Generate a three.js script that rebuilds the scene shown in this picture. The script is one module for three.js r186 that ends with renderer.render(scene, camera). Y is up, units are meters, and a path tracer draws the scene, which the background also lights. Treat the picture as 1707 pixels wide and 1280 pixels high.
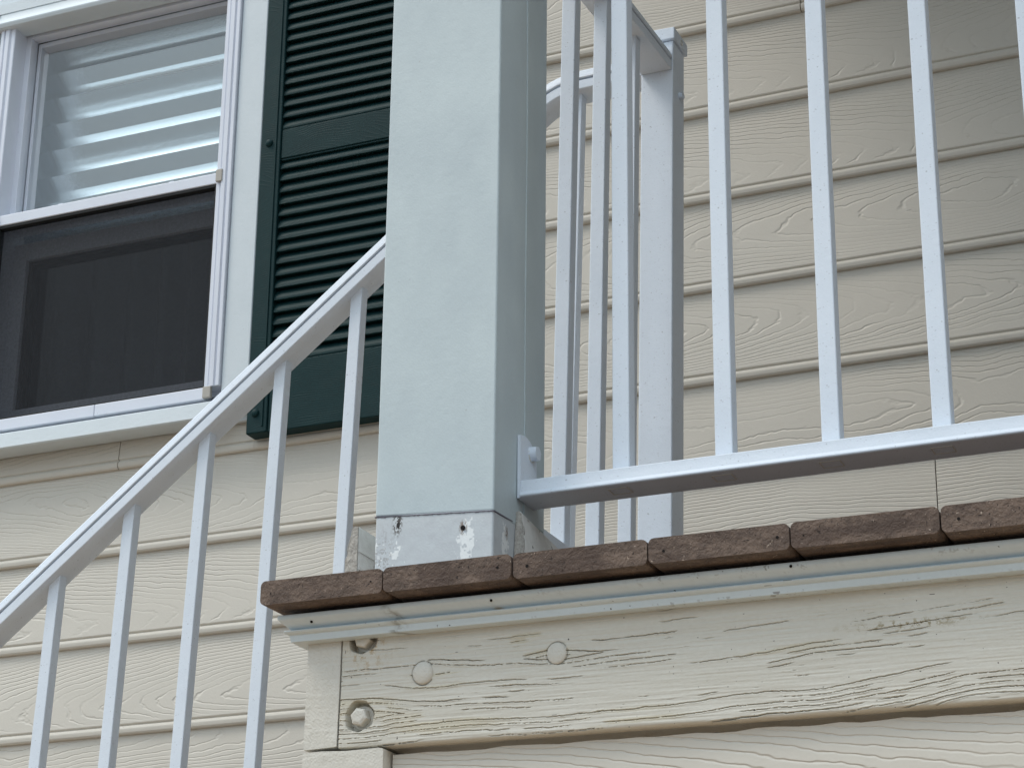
import * as THREE from 'three';
import { RoundedBoxGeometry } from 'three/addons/geometries/RoundedBoxGeometry.js';
import { mergeGeometries, toCreasedNormals } from 'three/addons/utils/BufferGeometryUtils.js';

// ---------------------------------------------------------------- camera, sky, sun, exposure
const scene = new THREE.Scene();
const camera = new THREE.PerspectiveCamera(20.14, 1024 / 767, 0.05, 400);
camera.position.set(1.0861, -0.6136, 1.8731);
camera.rotation.order = 'YXZ';
camera.rotation.set(0.3699, 0.4059, 0.0062);
const renderer = new THREE.WebGLRenderer({ antialias: true });
renderer.toneMapping = THREE.LinearToneMapping;
renderer.toneMappingExposure = 1.4;
renderer.shadowMap.enabled = true;

// overcast sky: brighter towards the zenith, soft cloud structure
const SKY = 1.22;
{
  const w = 256, h = 128, a = new Float32Array(w * h * 4);
  for (let j = 0; j < h; j++) {
    const el = ((j + 0.5) / h - 0.5) * Math.PI, s = Math.max(0, Math.sin(el));
    for (let i = 0; i < w; i++) {
      const az = (i / w) * 2 * Math.PI;
      const c = 1 + 0.05 * Math.sin(3 * az + 4 * el) + 0.04 * Math.sin(7 * az - 9 * el + 1) + 0.03 * Math.sin(13 * az + 17 * el + 2);
      const l = SKY * (0.37 + 0.95 * s) * c, k = (j * w + i) * 4;
      a[k] = 0.8 * l; a[k + 1] = 0.93 * l; a[k + 2] = 1.035 * l; a[k + 3] = 1;
    }
  }
  const t = new THREE.DataTexture(a, w, h, THREE.RGBAFormat, THREE.FloatType);
  t.mapping = THREE.EquirectangularReflectionMapping; t.magFilter = THREE.LinearFilter; t.minFilter = THREE.LinearFilter; t.needsUpdate = true;
  scene.background = t; scene.environment = t;
}
const sun = new THREE.DirectionalLight(0xfff3e4, 1.1);
sun.position.set(-3.9, 6.5, 2.7); sun.castShadow = true; sun.shadow.radius = 40;
sun.shadow.mapSize.set(2048, 2048);
Object.assign(sun.shadow.camera, { left: -4, right: 4, top: 4, bottom: -4, near: 0.5, far: 20 });
scene.add(sun, sun.target);

// ---------------------------------------------------------------- helpers
let seed_ = 7;
const rnd = () => { seed_ = (seed_ + 0x6d2b79f5) | 0; let t = Math.imul(seed_ ^ (seed_ >>> 15), 1 | seed_); t = (t + Math.imul(t ^ (t >>> 7), 61 | t)) ^ t; return ((t ^ (t >>> 14)) >>> 0) / 4294967296; };
const hash = (x, y, s) => { let h = (Math.imul(x, 374761393) + Math.imul(y, 668265263) + Math.imul(s, 974711)) | 0; h = Math.imul(h ^ (h >>> 13), 1274126177); return ((h ^ (h >>> 16)) >>> 0) / 4294967296; };
function vn(x, y, s, px = 0, py = 0) {           // value noise, optionally periodic
  let ix = Math.floor(x), iy = Math.floor(y); let fx = x - ix, fy = y - iy;
  fx = fx * fx * (3 - 2 * fx); fy = fy * fy * (3 - 2 * fy);
  const wx = (v) => (px ? ((v % px) + px) % px : v), wy = (v) => (py ? ((v % py) + py) % py : v);
  const x0 = wx(ix), x1 = wx(ix + 1), y0 = wy(iy), y1 = wy(iy + 1);
  const a = hash(x0, y0, s), b = hash(x1, y0, s), c = hash(x0, y1, s), d = hash(x1, y1, s);
  return a + (b - a) * fx + (c - a) * fy + (a - b - c + d) * fx * fy;
}
const clamp = (v, a = 0, b = 1) => Math.min(b, Math.max(a, v));
const sstep = (a, b, v) => { const t = clamp((v - a) / (b - a)); return t * t * (3 - 2 * t); };
// texture from a function of (u metres, v metres) -> [r,g,b] in sRGB 0..255 (colour) or a height 0..1
function tex(w, h, wm, hm, f, colour = true) {
  const a = new Uint8Array(w * h * 4);
  for (let j = 0; j < h; j++) for (let i = 0; i < w; i++) {
    const r = f((i + 0.5) / w * wm, (j + 0.5) / h * hm, i, j), k = (j * w + i) * 4;
    if (colour) { a[k] = r[0]; a[k + 1] = r[1]; a[k + 2] = r[2]; } else { a[k] = a[k + 1] = a[k + 2] = clamp(r) * 255; }
    a[k + 3] = colour && r.length > 3 ? r[3] : 255;
  }
  const t = new THREE.DataTexture(a, w, h, THREE.RGBAFormat);
  t.wrapS = t.wrapT = THREE.RepeatWrapping; t.magFilter = THREE.LinearFilter; t.minFilter = THREE.LinearMipmapLinearFilter; t.generateMipmaps = true;
  t.repeat.set(1 / wm, 1 / hm); if (colour) t.colorSpace = THREE.SRGBColorSpace; t.needsUpdate = true;
  return t;
}
const mixc = (a, b, t) => [a[0] + (b[0] - a[0]) * t, a[1] + (b[1] - a[1]) * t, a[2] + (b[2] - a[2]) * t];
const std = (o) => new THREE.MeshStandardMaterial({ roughness: 0.6, metalness: 0, ...o });
const phy = (o) => new THREE.MeshPhysicalMaterial({ roughness: 0.6, metalness: 0, ...o });

function boxUV(g, ox = 0, oy = 0) {              // uv in metres, projected along each face's main axis
  if (g.index) g = g.toNonIndexed();
  const p = g.attributes.position, n = p.count, uv = new Float32Array(n * 2), A = new THREE.Vector3(), B = new THREE.Vector3(), C = new THREE.Vector3();
  for (let i = 0; i < n; i += 3) {
    A.fromBufferAttribute(p, i); B.fromBufferAttribute(p, i + 1); C.fromBufferAttribute(p, i + 2);
    const nn = B.clone().sub(A).cross(C.clone().sub(A)); const ax = Math.abs(nn.x), ay = Math.abs(nn.y), az = Math.abs(nn.z);
    for (const [k, v] of [[i, A], [i + 1, B], [i + 2, C]]) {
      const q = az >= ax && az >= ay ? [v.x, v.y] : ax >= ay ? [v.z, v.y] : [v.x, v.z];
      uv[k * 2] = q[0] + ox; uv[k * 2 + 1] = q[1] + oy;
    }
  }
  g.setAttribute('uv', new THREE.BufferAttribute(uv, 2)); g.clearGroups();
  return g;
}
// rounded box given by its extents
function rbox(x0, x1, y0, y1, z0, z1, r = 0.0015, seg = 2) {
  const w = x1 - x0, h = y1 - y0, d = z1 - z0;
  const g = new RoundedBoxGeometry(w, h, d, seg, Math.min(r, w / 2.01, h / 2.01, d / 2.01));
  g.translate((x0 + x1) / 2, (y0 + y1) / 2, (z0 + z1) / 2);
  return boxUV(g, rnd(), rnd());
}
// closed profile [[a,b]...] swept along an axis; axis 'x': (a=y,b=z), 'z': (a=x,b=y), 'y': (a=x,b=z)
function prism(pr, axis, s0, s1, crease = 0.6, uvf = null) {
  const P = (a, b, s) => (axis === 'x' ? [s, a, b] : axis === 'z' ? [a, b, s] : [a, s, b]);
  const pos = [], n = pr.length; let area = 0;
  for (let i = 0; i < n; i++) { const [a, b] = pr[i], [c, d] = pr[(i + 1) % n]; area += a * d - c * b; }
  const q = (area > 0) === (axis !== 'y') ? pr : [...pr].reverse();
  for (let i = 0; i < n; i++) {
    const a = q[i], b = q[(i + 1) % n];
    const A = P(...a, s0), B = P(...b, s0), C = P(...b, s1), D = P(...a, s1);
    pos.push(...A, ...B, ...C, ...A, ...C, ...D);
  }
  const tri = THREE.ShapeUtils.triangulateShape(q.map((v) => new THREE.Vector2(...v)), []);
  for (const [i, j, k] of tri) { pos.push(...P(...q[i], s1), ...P(...q[j], s1), ...P(...q[k], s1), ...P(...q[i], s0), ...P(...q[k], s0), ...P(...q[j], s0)); }
  let g = new THREE.BufferGeometry(); g.setAttribute('position', new THREE.Float32BufferAttribute(pos, 3));
  g.computeVertexNormals(); g = toCreasedNormals(g, crease);
  boxUV(g, rnd(), rnd());
  if (uvf) { const p = g.attributes.position, uv = g.attributes.uv; for (let i = 0; i < p.count; i++) { const r = uvf(p.getX(i), p.getY(i), p.getZ(i)); uv.setXY(i, r[0], r[1]); } }
  return g;
}
// profile (u sideways = z, v = up-normal) swept along a path of (x,y) points in a plane of constant z
function sweepXY(pr, path, zc, crease = 0.5) {
  const n = pr.length, rings = [];
  for (let i = 0; i < path.length; i++) {
    const a = path[Math.max(0, i - 1)], b = path[Math.min(path.length - 1, i + 1)];
    let tx = b[0] - a[0], ty = b[1] - a[1]; const l = Math.hypot(tx, ty); tx /= l; ty /= l;
    rings.push(pr.map(([u, v]) => [path[i][0] - ty * v, path[i][1] + tx * v, zc + u]));
  }
  const pos = [];
  for (let i = 0; i < rings.length - 1; i++) for (let k = 0; k < n; k++) {
    const A = rings[i][k], B = rings[i][(k + 1) % n], C = rings[i + 1][(k + 1) % n], D = rings[i + 1][k];
    pos.push(...A, ...B, ...C, ...A, ...C, ...D);
  }
  const tri = THREE.ShapeUtils.triangulateShape(pr.map((v) => new THREE.Vector2(...v)), []);
  for (const [i, j, k] of tri) for (const [r, fl] of [[rings[0], 0], [rings[rings.length - 1], 1]]) pos.push(...r[i], ...r[fl ? k : j], ...r[fl ? j : k]);
  let g = new THREE.BufferGeometry(); g.setAttribute('position', new THREE.Float32BufferAttribute(pos, 3));
  g.computeVertexNormals(); g = toCreasedNormals(g, crease);
  return boxUV(g, rnd(), rnd());
}
function mesh(name, g, m, parent) { const o = new THREE.Mesh(g, m); o.name = name; o.castShadow = o.receiveShadow = true; parent.add(o); return o; }
function thing(name, label, category, pos = [0, 0, 0], group) {
  const o = new THREE.Group(); o.name = name; o.position.set(...pos); o.userData = { label, category }; if (group) o.userData.group = group; scene.add(o); return o;
}
const hexHead = (r, h) => { const g = new THREE.CylinderGeometry(r * 0.94, r, h, 6, 1); return boxUV(g.toNonIndexed()); };

// ---------------------------------------------------------------- textures and materials
// cream fibre-cement planks: embossed cedar grain, eight boards in one sheet (2 m x 8 rows)
const ROWS = 8, PLY = 0.1778;
const grainTex = tex(2048, 2048, 1, 1, (u, v) => {
  const row = Math.floor(v * ROWS), t = v * ROWS - row;                       // t 0 bottom .. 1 top
  const x = u * 2, y = t * PLY;
  const s = 31 + row * 17;
  const yc = PLY * (0.56 + 0.4 * (vn(u * 3, 0.5, s + 3, 3) - 0.5) + 0.3 * Math.sin(row * 2.1));
  const depth = 0.05 + 0.062 * Math.abs(((u + hash(row, 3, 5)) % 1) * 2 - 1) + 0.03 * (vn(u * 4, 1.5, s, 4) - 0.5);
  let r = Math.hypot(y - yc, depth) + 0.0045 * (vn(u * 9, y * 22, s + 1, 9) - 0.5) + 0.0026 * (vn(u * 46, y * 60, s + 2, 46) - 0.5) + 0.0008 * (vn(u * 260, y * 240, s + 6, 260) - 0.5);
  r += 0.1 * (y - yc) * (vn(u * 4, y * 3, s + 7, 4) - 0.5);
  const f = (r / 0.0043) % 1;
  let a = sstep(0.2, 0.6, vn(u * 7, y * 40, s + 4, 7)) * 0.7 + 0.3;
  a *= sstep(0.12, 0.17, t) * (0.6 + 0.4 * vn(u * 30, y * 130, s + 5, 30));
  const saw = f < 0.72 ? 1 - 0.15 * f : 0.89 - sstep(0.72, 0.86, f) * 0.75 + sstep(0.86, 1.0, f) * 0.86;
  return 0.55 + 0.45 * (saw - 0.9) * a + 0.03 * (vn(u * 900, y * 500, s + 8, 900) - 0.5);
}, false);
grainTex.repeat.set(1, 1);
const sidingTint = tex(512, 512, 0.8, 0.8, (x, y) => {
  const n = vn(x * 10, y * 20, 4, 8, 16) * 0.5 + vn(x * 40, y * 80, 5, 32, 64) * 0.3 + vn(x * 320, y * 320, 6, 256, 256) * 0.2;
  return mixc([201, 195, 184], [209, 203, 192], n);
});
const M = {};
M.siding = std({ map: sidingTint, bumpMap: grainTex, bumpScale: 0.0031, roughness: 0.62 });

// white powder-coat with fine dark dirt specks
const speckMap = (sd, n, base, spread, dark) => {
  const W = 1024, A = new Float32Array(W * W); let s = sd; const rr = () => { s = (Math.imul(s, 1664525) + 1013904223) | 0; return (s >>> 0) / 4294967296; };
  for (let i = 0; i < n; i++) { const x = rr() * W, y = rr() * W, r = 0.6 + rr() * rr() * rr() * 1.3, d = 0.25 + rr() * 0.6; for (let j = -4; j <= 4; j++) for (let k = -4; k <= 4; k++) { const e = Math.hypot(j, k * (0.6 + rr() * 0.4)); if (e < r) { const q = (((y + j) | 0) & (W - 1)) * W + (((x + k) | 0) & (W - 1)); A[q] = Math.max(A[q], d); } } }
  return tex(W, W, 0.6, 0.6, (x, y, i, j) => { const m = vn(x * 15, y * 15, sd, 9, 9) * 0.5 + vn(x * 60, y * 30, sd + 1, 36, 18) * 0.3 + vn(x * 600, y * 600, sd + 2, 360, 360) * 0.2; return mixc(mixc(base, spread, m), dark, A[j * W + i] * 0.55); });
};
const fineBump = tex(512, 512, 0.2, 0.2, (x, y) => 0.5 + 0.3 * (vn(x * 640, y * 640, 3, 128, 128) - 0.5) + 0.5 * (vn(x * 160, y * 160, 4, 32, 32) - 0.5), false);
M.metal = phy({ map: speckMap(11, 5200, [224, 231, 240], [214, 222, 232], [140, 140, 144]), bumpMap: fineBump, bumpScale: 0.00025, roughness: 0.42 });
M.metalDull = phy({ map: speckMap(12, 900, [214, 212, 206], [200, 197, 190], [110, 100, 90]), bumpMap: fineBump, bumpScale: 0.0003, roughness: 0.55 });
M.sleeve = phy({ map: speckMap(13, 160, [195, 206, 208], [178, 189, 193], [140, 135, 130]), bumpMap: fineBump, bumpScale: 0.00022, roughness: 0.5 });
M.trim = phy({ map: speckMap(14, 260, [211, 218, 222], [202, 210, 214], [150, 145, 135]), bumpMap: fineBump, bumpScale: 0.0003, roughness: 0.55 });
M.frame = phy({ map: speckMap(15, 160, [222, 225, 234], [212, 216, 226], [120, 120, 120]), roughness: 0.4 });
M.clip = std({ color: 0xa9a39a, roughness: 0.5 });
M.dark = std({ color: 0x17181a, roughness: 0.8 });
M.line = std({ color: 0x6b6570, roughness: 0.9 });

// post foot: old paint, flaked patches of brighter white, dirt round two nail holes (u = 0..0.14 across, v = 0..0.1 up)
const footMap = (() => {
  const h1 = [0.0265, 0.083], h2 = [0.104, 0.071];
  return tex(1024, 768, 0.1397, 0.1, (x, y) => {
    let c = mixc([201, 206, 208], [191, 194, 197], vn(x * 90, y * 110, 51) * 0.6 + vn(x * 400, y * 400, 52) * 0.4);
    const f1 = vn(x * 160, y * 120, 53) * 0.55 + vn(x * 500, y * 420, 54) * 0.45;
    const near2 = Math.exp(-(((x - h2[0] - 0.004) / 0.014) ** 2)) * sstep(0.105, 0.06, y) * sstep(0.0, 0.03, y + 0.02);
    const near1 = Math.exp(-(((x - h1[0] + 0.001) / 0.012) ** 2)) * sstep(0.1, 0.05, y);
    const flake = clamp(near2 * 0.95 + near1 * 0.62 + sstep(0.02, 0.0, x) * 0.45 + sstep(0.016, 0.0, y) * 0.5);
    c = mixc(c, [233, 235, 234], sstep(0.78, 0.9, f1 * 0.75 + flake * 0.62));
    const d1 = Math.hypot((x - h1[0]) / 0.0062, (y - h1[1] - 0.002) / 0.016), d2 = Math.hypot((x - h2[0]) / 0.004, (y - h2[1]) / 0.007);
    const gr = vn(x * 900, y * 600, 55) * 0.6 + vn(x * 320, y * 200, 56) * 0.4;
    c = mixc(c, [62, 56, 52], sstep(0.46, 0.62, gr) * sstep(1.25, 0.3, d1) * 0.9);
    c = mixc(c, [120, 104, 92], sstep(0.4, 0.6, gr) * sstep(1.5, 0.6, d2) * 0.75);
    c = mixc(c, [30, 25, 23], sstep(1.0, 0.7, Math.hypot((x - h1[0] - 0.001) / 0.0022, (y - h1[1] + 0.001) / 0.004)));
    c = mixc(c, [126, 120, 116], sstep(0.56, 0.7, gr) * sstep(0.03, 0.012, x) * 0.4 * sstep(0.1, 0.04, y));
    return c;
  });
})();
M.foot = std({ map: footMap, bumpMap: fineBump, bumpScale: 0.00028, roughness: 0.7 });
M.weathered = std({ map: tex(512, 512, 0.2, 0.2, (x, y) => { const n = vn(x * 60, y * 30, 61, 12, 6) * 0.5 + vn(x * 240, y * 120, 62, 48, 24) * 0.5; let c = mixc([230, 229, 225], [212, 210, 205], n); return mixc(c, [110, 102, 95], sstep(0.84, 0.93, vn(x * 200, y * 130, 63, 40, 26))); }), bumpMap: fineBump, bumpScale: 0.001, roughness: 0.85 });
M.rawEnd = std({ map: tex(512, 512, 0.1, 0.1, (x, y) => { const n = vn(x * 400, y * 400, 64, 40, 40) * 0.5 + vn(x * 1500, y * 1500, 65, 150, 150) * 0.5; return mixc([192, 187, 179], [146, 139, 131], n); }), bumpMap: fineBump, bumpScale: 0.002, roughness: 0.95 });

// composite deck boards
const deckMap = tex(1024, 512, 0.5, 0.25, (x, y) => {
  const n = vn(x * 40, y * 80, 71, 20, 20) * 0.4 + vn(x * 200, y * 320, 72, 100, 80) * 0.35 + vn(x * 900, y * 1200, 73, 450, 300) * 0.25;
  let c = mixc([82, 68, 60], [112, 95, 84], sstep(0.2, 0.8, n));
  const sp = vn(x * 520, y * 520, 74, 260, 130);
  c = mixc(c, [34, 26, 22], sstep(0.9, 0.96, sp)); c = mixc(c, [176, 160, 146], sstep(0.945, 0.97, vn(x * 600, y * 600, 75, 300, 150)));
  return mixc(c, [60, 46, 40], sstep(0.6, 0.85, vn(x * 24, y * 50, 76, 12, 12)) * 0.4);
});
const deckBump = tex(512, 256, 0.25, 0.125, (x, y) => vn(x * 800, y * 800, 77, 200, 100) * 0.5 + vn(x * 240, y * 320, 78, 60, 40) * 0.5, false);
M.deck = std({ map: deckMap, bumpMap: deckBump, bumpScale: 0.0012, roughness: 0.85 });
M.pore = std({ color: 0x120d0b, roughness: 1 });

// painted, checked timber beam (u, v = metres on its face)
const BX0 = 0.0715, BY0 = -0.178;
const knots = [[0.165, -0.1, 0.012], [0.3094, -0.0932, 0.01], [0.5758, -0.1266, 0.012], [0.0945, -0.138, 0.018], [0.72, -0.172, 0.014]];
const crackAt = (x, y) => {
  let yy = y; let kn = 0;
  for (const [kx, ky, kr] of knots) { const dx = (x - kx) / (kr * 3.2), dy = (y - ky); const e = Math.exp(-dx * dx); yy -= Math.sign(dy || 1) * e * kr * 0.6 * Math.exp(-Math.abs(dy) / (kr * 2.2)); kn = Math.max(kn, Math.exp(-(((x - kx) / (kr * 6)) ** 2)) * Math.exp(-((dy / (kr * 2.2)) ** 2))); }
  yy += -0.055 * (x - 0.3) * sstep(0.2, 0.9, x) + 0.012 * (vn(x * 3.5, 2.2, 81) - 0.5) + 0.003 * (vn(x * 14, y * 20, 82) - 0.5) + 0.0011 * (vn(x * 90, y * 120, 83) - 0.5) + 0.0006 * (vn(x * 420, y * 300, 79) - 0.5);
  const band = yy / 0.0054, id = Math.floor(band), f = Math.abs(band - id - 0.5) * 2;          // 0 mid .. 1 border
  const present = vn(x * 9 + id * 3.7, id * 1.9, 84) * 0.68 + vn(x * 45, id * 2.7, 85) * 0.32;
  const dens = 0.395 + 0.16 * sstep(-0.12, -0.16, y) + 0.1 * sstep(0.26, 0.09, x) + 0.06 * kn - 0.13 * sstep(-0.085, -0.07, y);
  const wdt = 0.085 + 0.12 * hash(id, 7, 3) * hash(id, 9, 3);
  const m = sstep(0.98 - dens, 1.1 - dens, present);
  return { d: m * sstep(wdt, wdt * 0.35, f) * (0.35 + 0.65 * hash(id, 2, 8)), m, f, kn };
};
const beamColour = tex(2048, 384, 0.9, 0.17, (u, v) => {
  const x = BX0 + u, y = BY0 + v, k = crackAt(x, y);
  let c = mixc([207, 203, 193], [198, 193, 181], vn(u * 20, v * 60, 86) * 0.6 + vn(u * 300, v * 500, 87) * 0.4);
  c = mixc(c, [190, 178, 148], sstep(0.66, 0.88, vn(u * 9, v * 40, 88) + 0.08 * k.kn) * 0.35 * sstep(0.3, 0.9, k.m + 0.3));
  const rust = Math.exp(-(((x - 0.1) / 0.02) ** 2)) * sstep(-0.1, -0.066, y);
  c = mixc(c, [150, 112, 62], rust * sstep(0.45, 0.75, vn(u * 260, v * 130, 89) * 0.6 + vn(u * 1100, v * 900, 78) * 0.4) * 0.7);
  const dirt = Math.exp(-(((x - 0.66) / 0.05) ** 2) - (((y + 0.092) / 0.004) ** 2)); c = mixc(c, [120, 104, 70], dirt * sstep(0.5, 0.75, vn(u * 300, v * 300, 90) * 0.6 + vn(u * 1300, v * 1300, 80) * 0.4) * 0.8);
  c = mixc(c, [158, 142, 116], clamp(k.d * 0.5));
  return mixc(c, [34, 28, 26], sstep(0.978, 0.988, vn(u * 240, v * 420, 91)));
});
const HOLES = [[0.0945, -0.1376, 0.0155], [0.0952, -0.0572, 0.0155]], ROUND = [[0.1645, -0.0988, 0.0112, 0.0045], [0.3094, -0.0906, 0.0103, 0.003]];
// relief of the beam face: open checks with raised paint lips, counterbores, cracked rings round the bolts
const beamRelief = (x, y) => {
  const k = crackAt(x, y), l = Math.exp(-(((k.f - 0.42) / 0.2) ** 2));
  let z = -0.006 * k.d + 0.0006 * k.m * l * vn(x * 60, y * 200, 77) + 0.0005 * (vn(x * 12, y * 60, 94) - 0.5) + 0.00055 * (vn(x * 26, y * 620, 92) - 0.5) + 0.00012 * (vn(x * 500, y * 900, 93) - 0.5);
  for (const [hx, hy, r] of HOLES) { const a = Math.atan2(y - hy, x - hx), q = r * (1 + 0.05 * Math.sin(3 * a + hx * 90) + 0.03 * Math.sin(7 * a)), d = Math.hypot(x - hx, y - hy); z -= 0.012 * sstep(q + 0.0007, q - 0.0007, d) + 0.0006 * sstep(q + 0.004, q, d) * vn(x * 700, y * 700, 76); }
  for (const [bx, by, r] of ROUND) { const a = Math.atan2(y - by, x - bx), d = Math.hypot(x - bx, y - by); z -= 0.0022 * Math.exp(-(((d - r * 1.07) / 0.00055) ** 2)) * sstep(0.3, 0.5, vn(a * 2.2 + 9, bx * 50, 75)); }
  const e = y - (-0.1695), e2 = x - 0.0715; if (e < 0.004) z -= 0.003 * (1 - Math.sqrt(Math.max(0, 1 - (1 - e / 0.004) ** 2))); if (e2 < 0.0015) z -= 0.001 * (1 - e2 / 0.0015);
  return z;
};
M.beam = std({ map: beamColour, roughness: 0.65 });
const paintMap = tex(512, 512, 0.3, 0.3, (x, y) => { const n = vn(x * 40, y * 40, 95, 12, 12) * 0.5 + vn(x * 400, y * 400, 96, 120, 120) * 0.5; return mixc([208, 204, 195], [199, 194, 183], n); });
const paintBump = tex(512, 512, 0.3, 0.3, (x, y) => vn(x * 700, y * 700, 97, 210, 210) * 0.3 + vn(x * 120, y * 60, 98, 36, 18) * 0.5 + 0.2 * vn(x * 30, y * 300, 99, 9, 90), false);
M.paint = std({ map: paintMap, bumpMap: paintBump, bumpScale: 0.0012, roughness: 0.65 });

// moulding under the deck boards, with drip stains (u = x in metres)
const mouldMap = tex(2048, 128, 1.0, 0.0625, (x, v) => {
  const y = v; let c = mixc([207, 216, 219], [199, 208, 211], vn(x * 18, y * 60, 101) * 0.5 + vn(x * 300, y * 300, 102) * 0.5);
  const n = vn(x * 140, y * 160, 103) * 0.6 + vn(x * 600, y * 600, 104) * 0.4;
  const st = Math.exp(-(((x - 0.137 - (0.03 - y) * 0.15) / 0.006) ** 2)); c = mixc(c, [104, 98, 88], st * sstep(0.1, 0.9, n) * 0.6);
  for (const [a, w, k] of [[0.43, 0.03, 0.3], [0.53, 0.05, 0.5], [0.3, 0.04, 0.15], [0.7, 0.05, 0.25]]) c = mixc(c, [96, 90, 84], Math.exp(-(((x - a) / w) ** 2)) * k * sstep(0.66, 0.8, n) * sstep(0.022, 0.034, y));
  c = mixc(c, [150, 108, 62], 0.8 * Math.exp(-(((x - 0.248) / 0.004) ** 2) - (((y - 0.017) / 0.003) ** 2)));
  return mixc(c, [36, 30, 28], sstep(0.975, 0.985, vn(x * 150, y * 260, 105)));
});
M.mould = phy({ map: mouldMap, roughness: 0.38 });

// dark green moulded shutter
const shutGrain = tex(1024, 1024, 0.4, 0.4, (x, y) => { const r = Math.hypot(y - 0.2 - 0.05 * (vn(x * 10, 1, 111, 4) - 0.5), 0.03 + 0.25 * Math.abs(x - 0.15)) + 0.004 * (vn(x * 30, y * 60, 112, 12, 24) - 0.5); const f = (r / 0.0042) % 1; return 0.5 + 0.35 * (sstep(0.6, 0.8, f) - sstep(0.85, 1, f)) * vn(x * 40, y * 90, 113, 16, 36) + 0.1 * (vn(x * 600, y * 600, 114, 240, 240) - 0.5); }, false);
M.green = phy({ map: tex(256, 256, 0.3, 0.3, (x, y) => mixc([19, 51, 53], [16, 44, 46], vn(x * 30, y * 30, 115, 9, 9) * 0.5 + vn(x * 300, y * 300, 116, 90, 90) * 0.5)), bumpMap: shutGrain, bumpScale: 0.0007, roughness: 0.55, specularIntensity: 0.3 });

M.glass = phy({ color: 0xffffff, transmission: 1, thickness: 0, roughness: 0.02, ior: 1.5 });
M.slat = phy({ color: new THREE.Color().setRGB(0.68, 0.77, 0.79), metalness: 0.95, roughness: 0.24, bumpMap: tex(512, 256, 0.3, 0.15, (x, y) => vn(x * 90 + y * 60, y * 160 - x * 40, 121, 0, 0) * 0.6 + vn(x * 260, y * 400, 122, 78, 60) * 0.4, false), bumpScale: 0.00014 });
M.room = std({ color: 0x5d5853, roughness: 0.95 });
M.curtain = std({ color: 0x8a8c90, roughness: 1 });
// insect screen: dark mesh holding grey dust
const screenMap = tex(512, 512, 0.56, 0.46, (x, y) => {
  const d = vn(x * 500, y * 500, 133) * 0.5 + vn(x * 230, y * 230, 132) * 0.5;
  return [...mixc([20, 22, 26], [40, 43, 48], d), 172 + 24 * d];
});
M.screen = std({ map: screenMap, roughness: 1, transparent: true });
M.ground = std({ map: tex(512, 512, 2, 2, (x, y) => mixc([70, 71, 72], [90, 90, 90], vn(x * 4, y * 4, 141, 8, 8) * 0.5 + vn(x * 40, y * 40, 142, 80, 80) * 0.5)), roughness: 1 });
M.paving = std({ map: tex(512, 512, 2, 2, (x, y) => mixc([152, 127, 99], [170, 146, 117], vn(x * 4, y * 4, 143, 8, 8) * 0.5 + vn(x * 60, y * 60, 144, 120, 120) * 0.5)), roughness: 0.95 });
M.ceiling = std({ color: 0x7d776d, roughness: 0.8 });
M.roofing = std({ color: 0x3a3836, roughness: 0.95 });
M.sheath = std({ color: 0x3a352e, roughness: 1 });

// ---------------------------------------------------------------- ground
const GY = -2.16, WZ = -1.5318;
{
  const g = new THREE.PlaneGeometry(240, 240); g.rotateX(-Math.PI / 2); boxUV(g);
  const o = mesh('ground', boxUV(g.toNonIndexed()), M.ground, scene); o.position.set(0, GY, 40); o.userData = { kind: 'structure', label: 'grey asphalt ground in front of the house', category: 'ground' };
  const p = mesh('path', rbox(-6, 6, -0.05, 0.012, -1.5, 3.6, 0.004), M.paving, scene); p.position.y = GY; p.userData = { kind: 'structure', label: 'unseen tan concrete strip along the foot of the house, added for bounce light', category: 'path' };  // unseen strip, added to bounce warm light up onto the undersides
}

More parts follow.
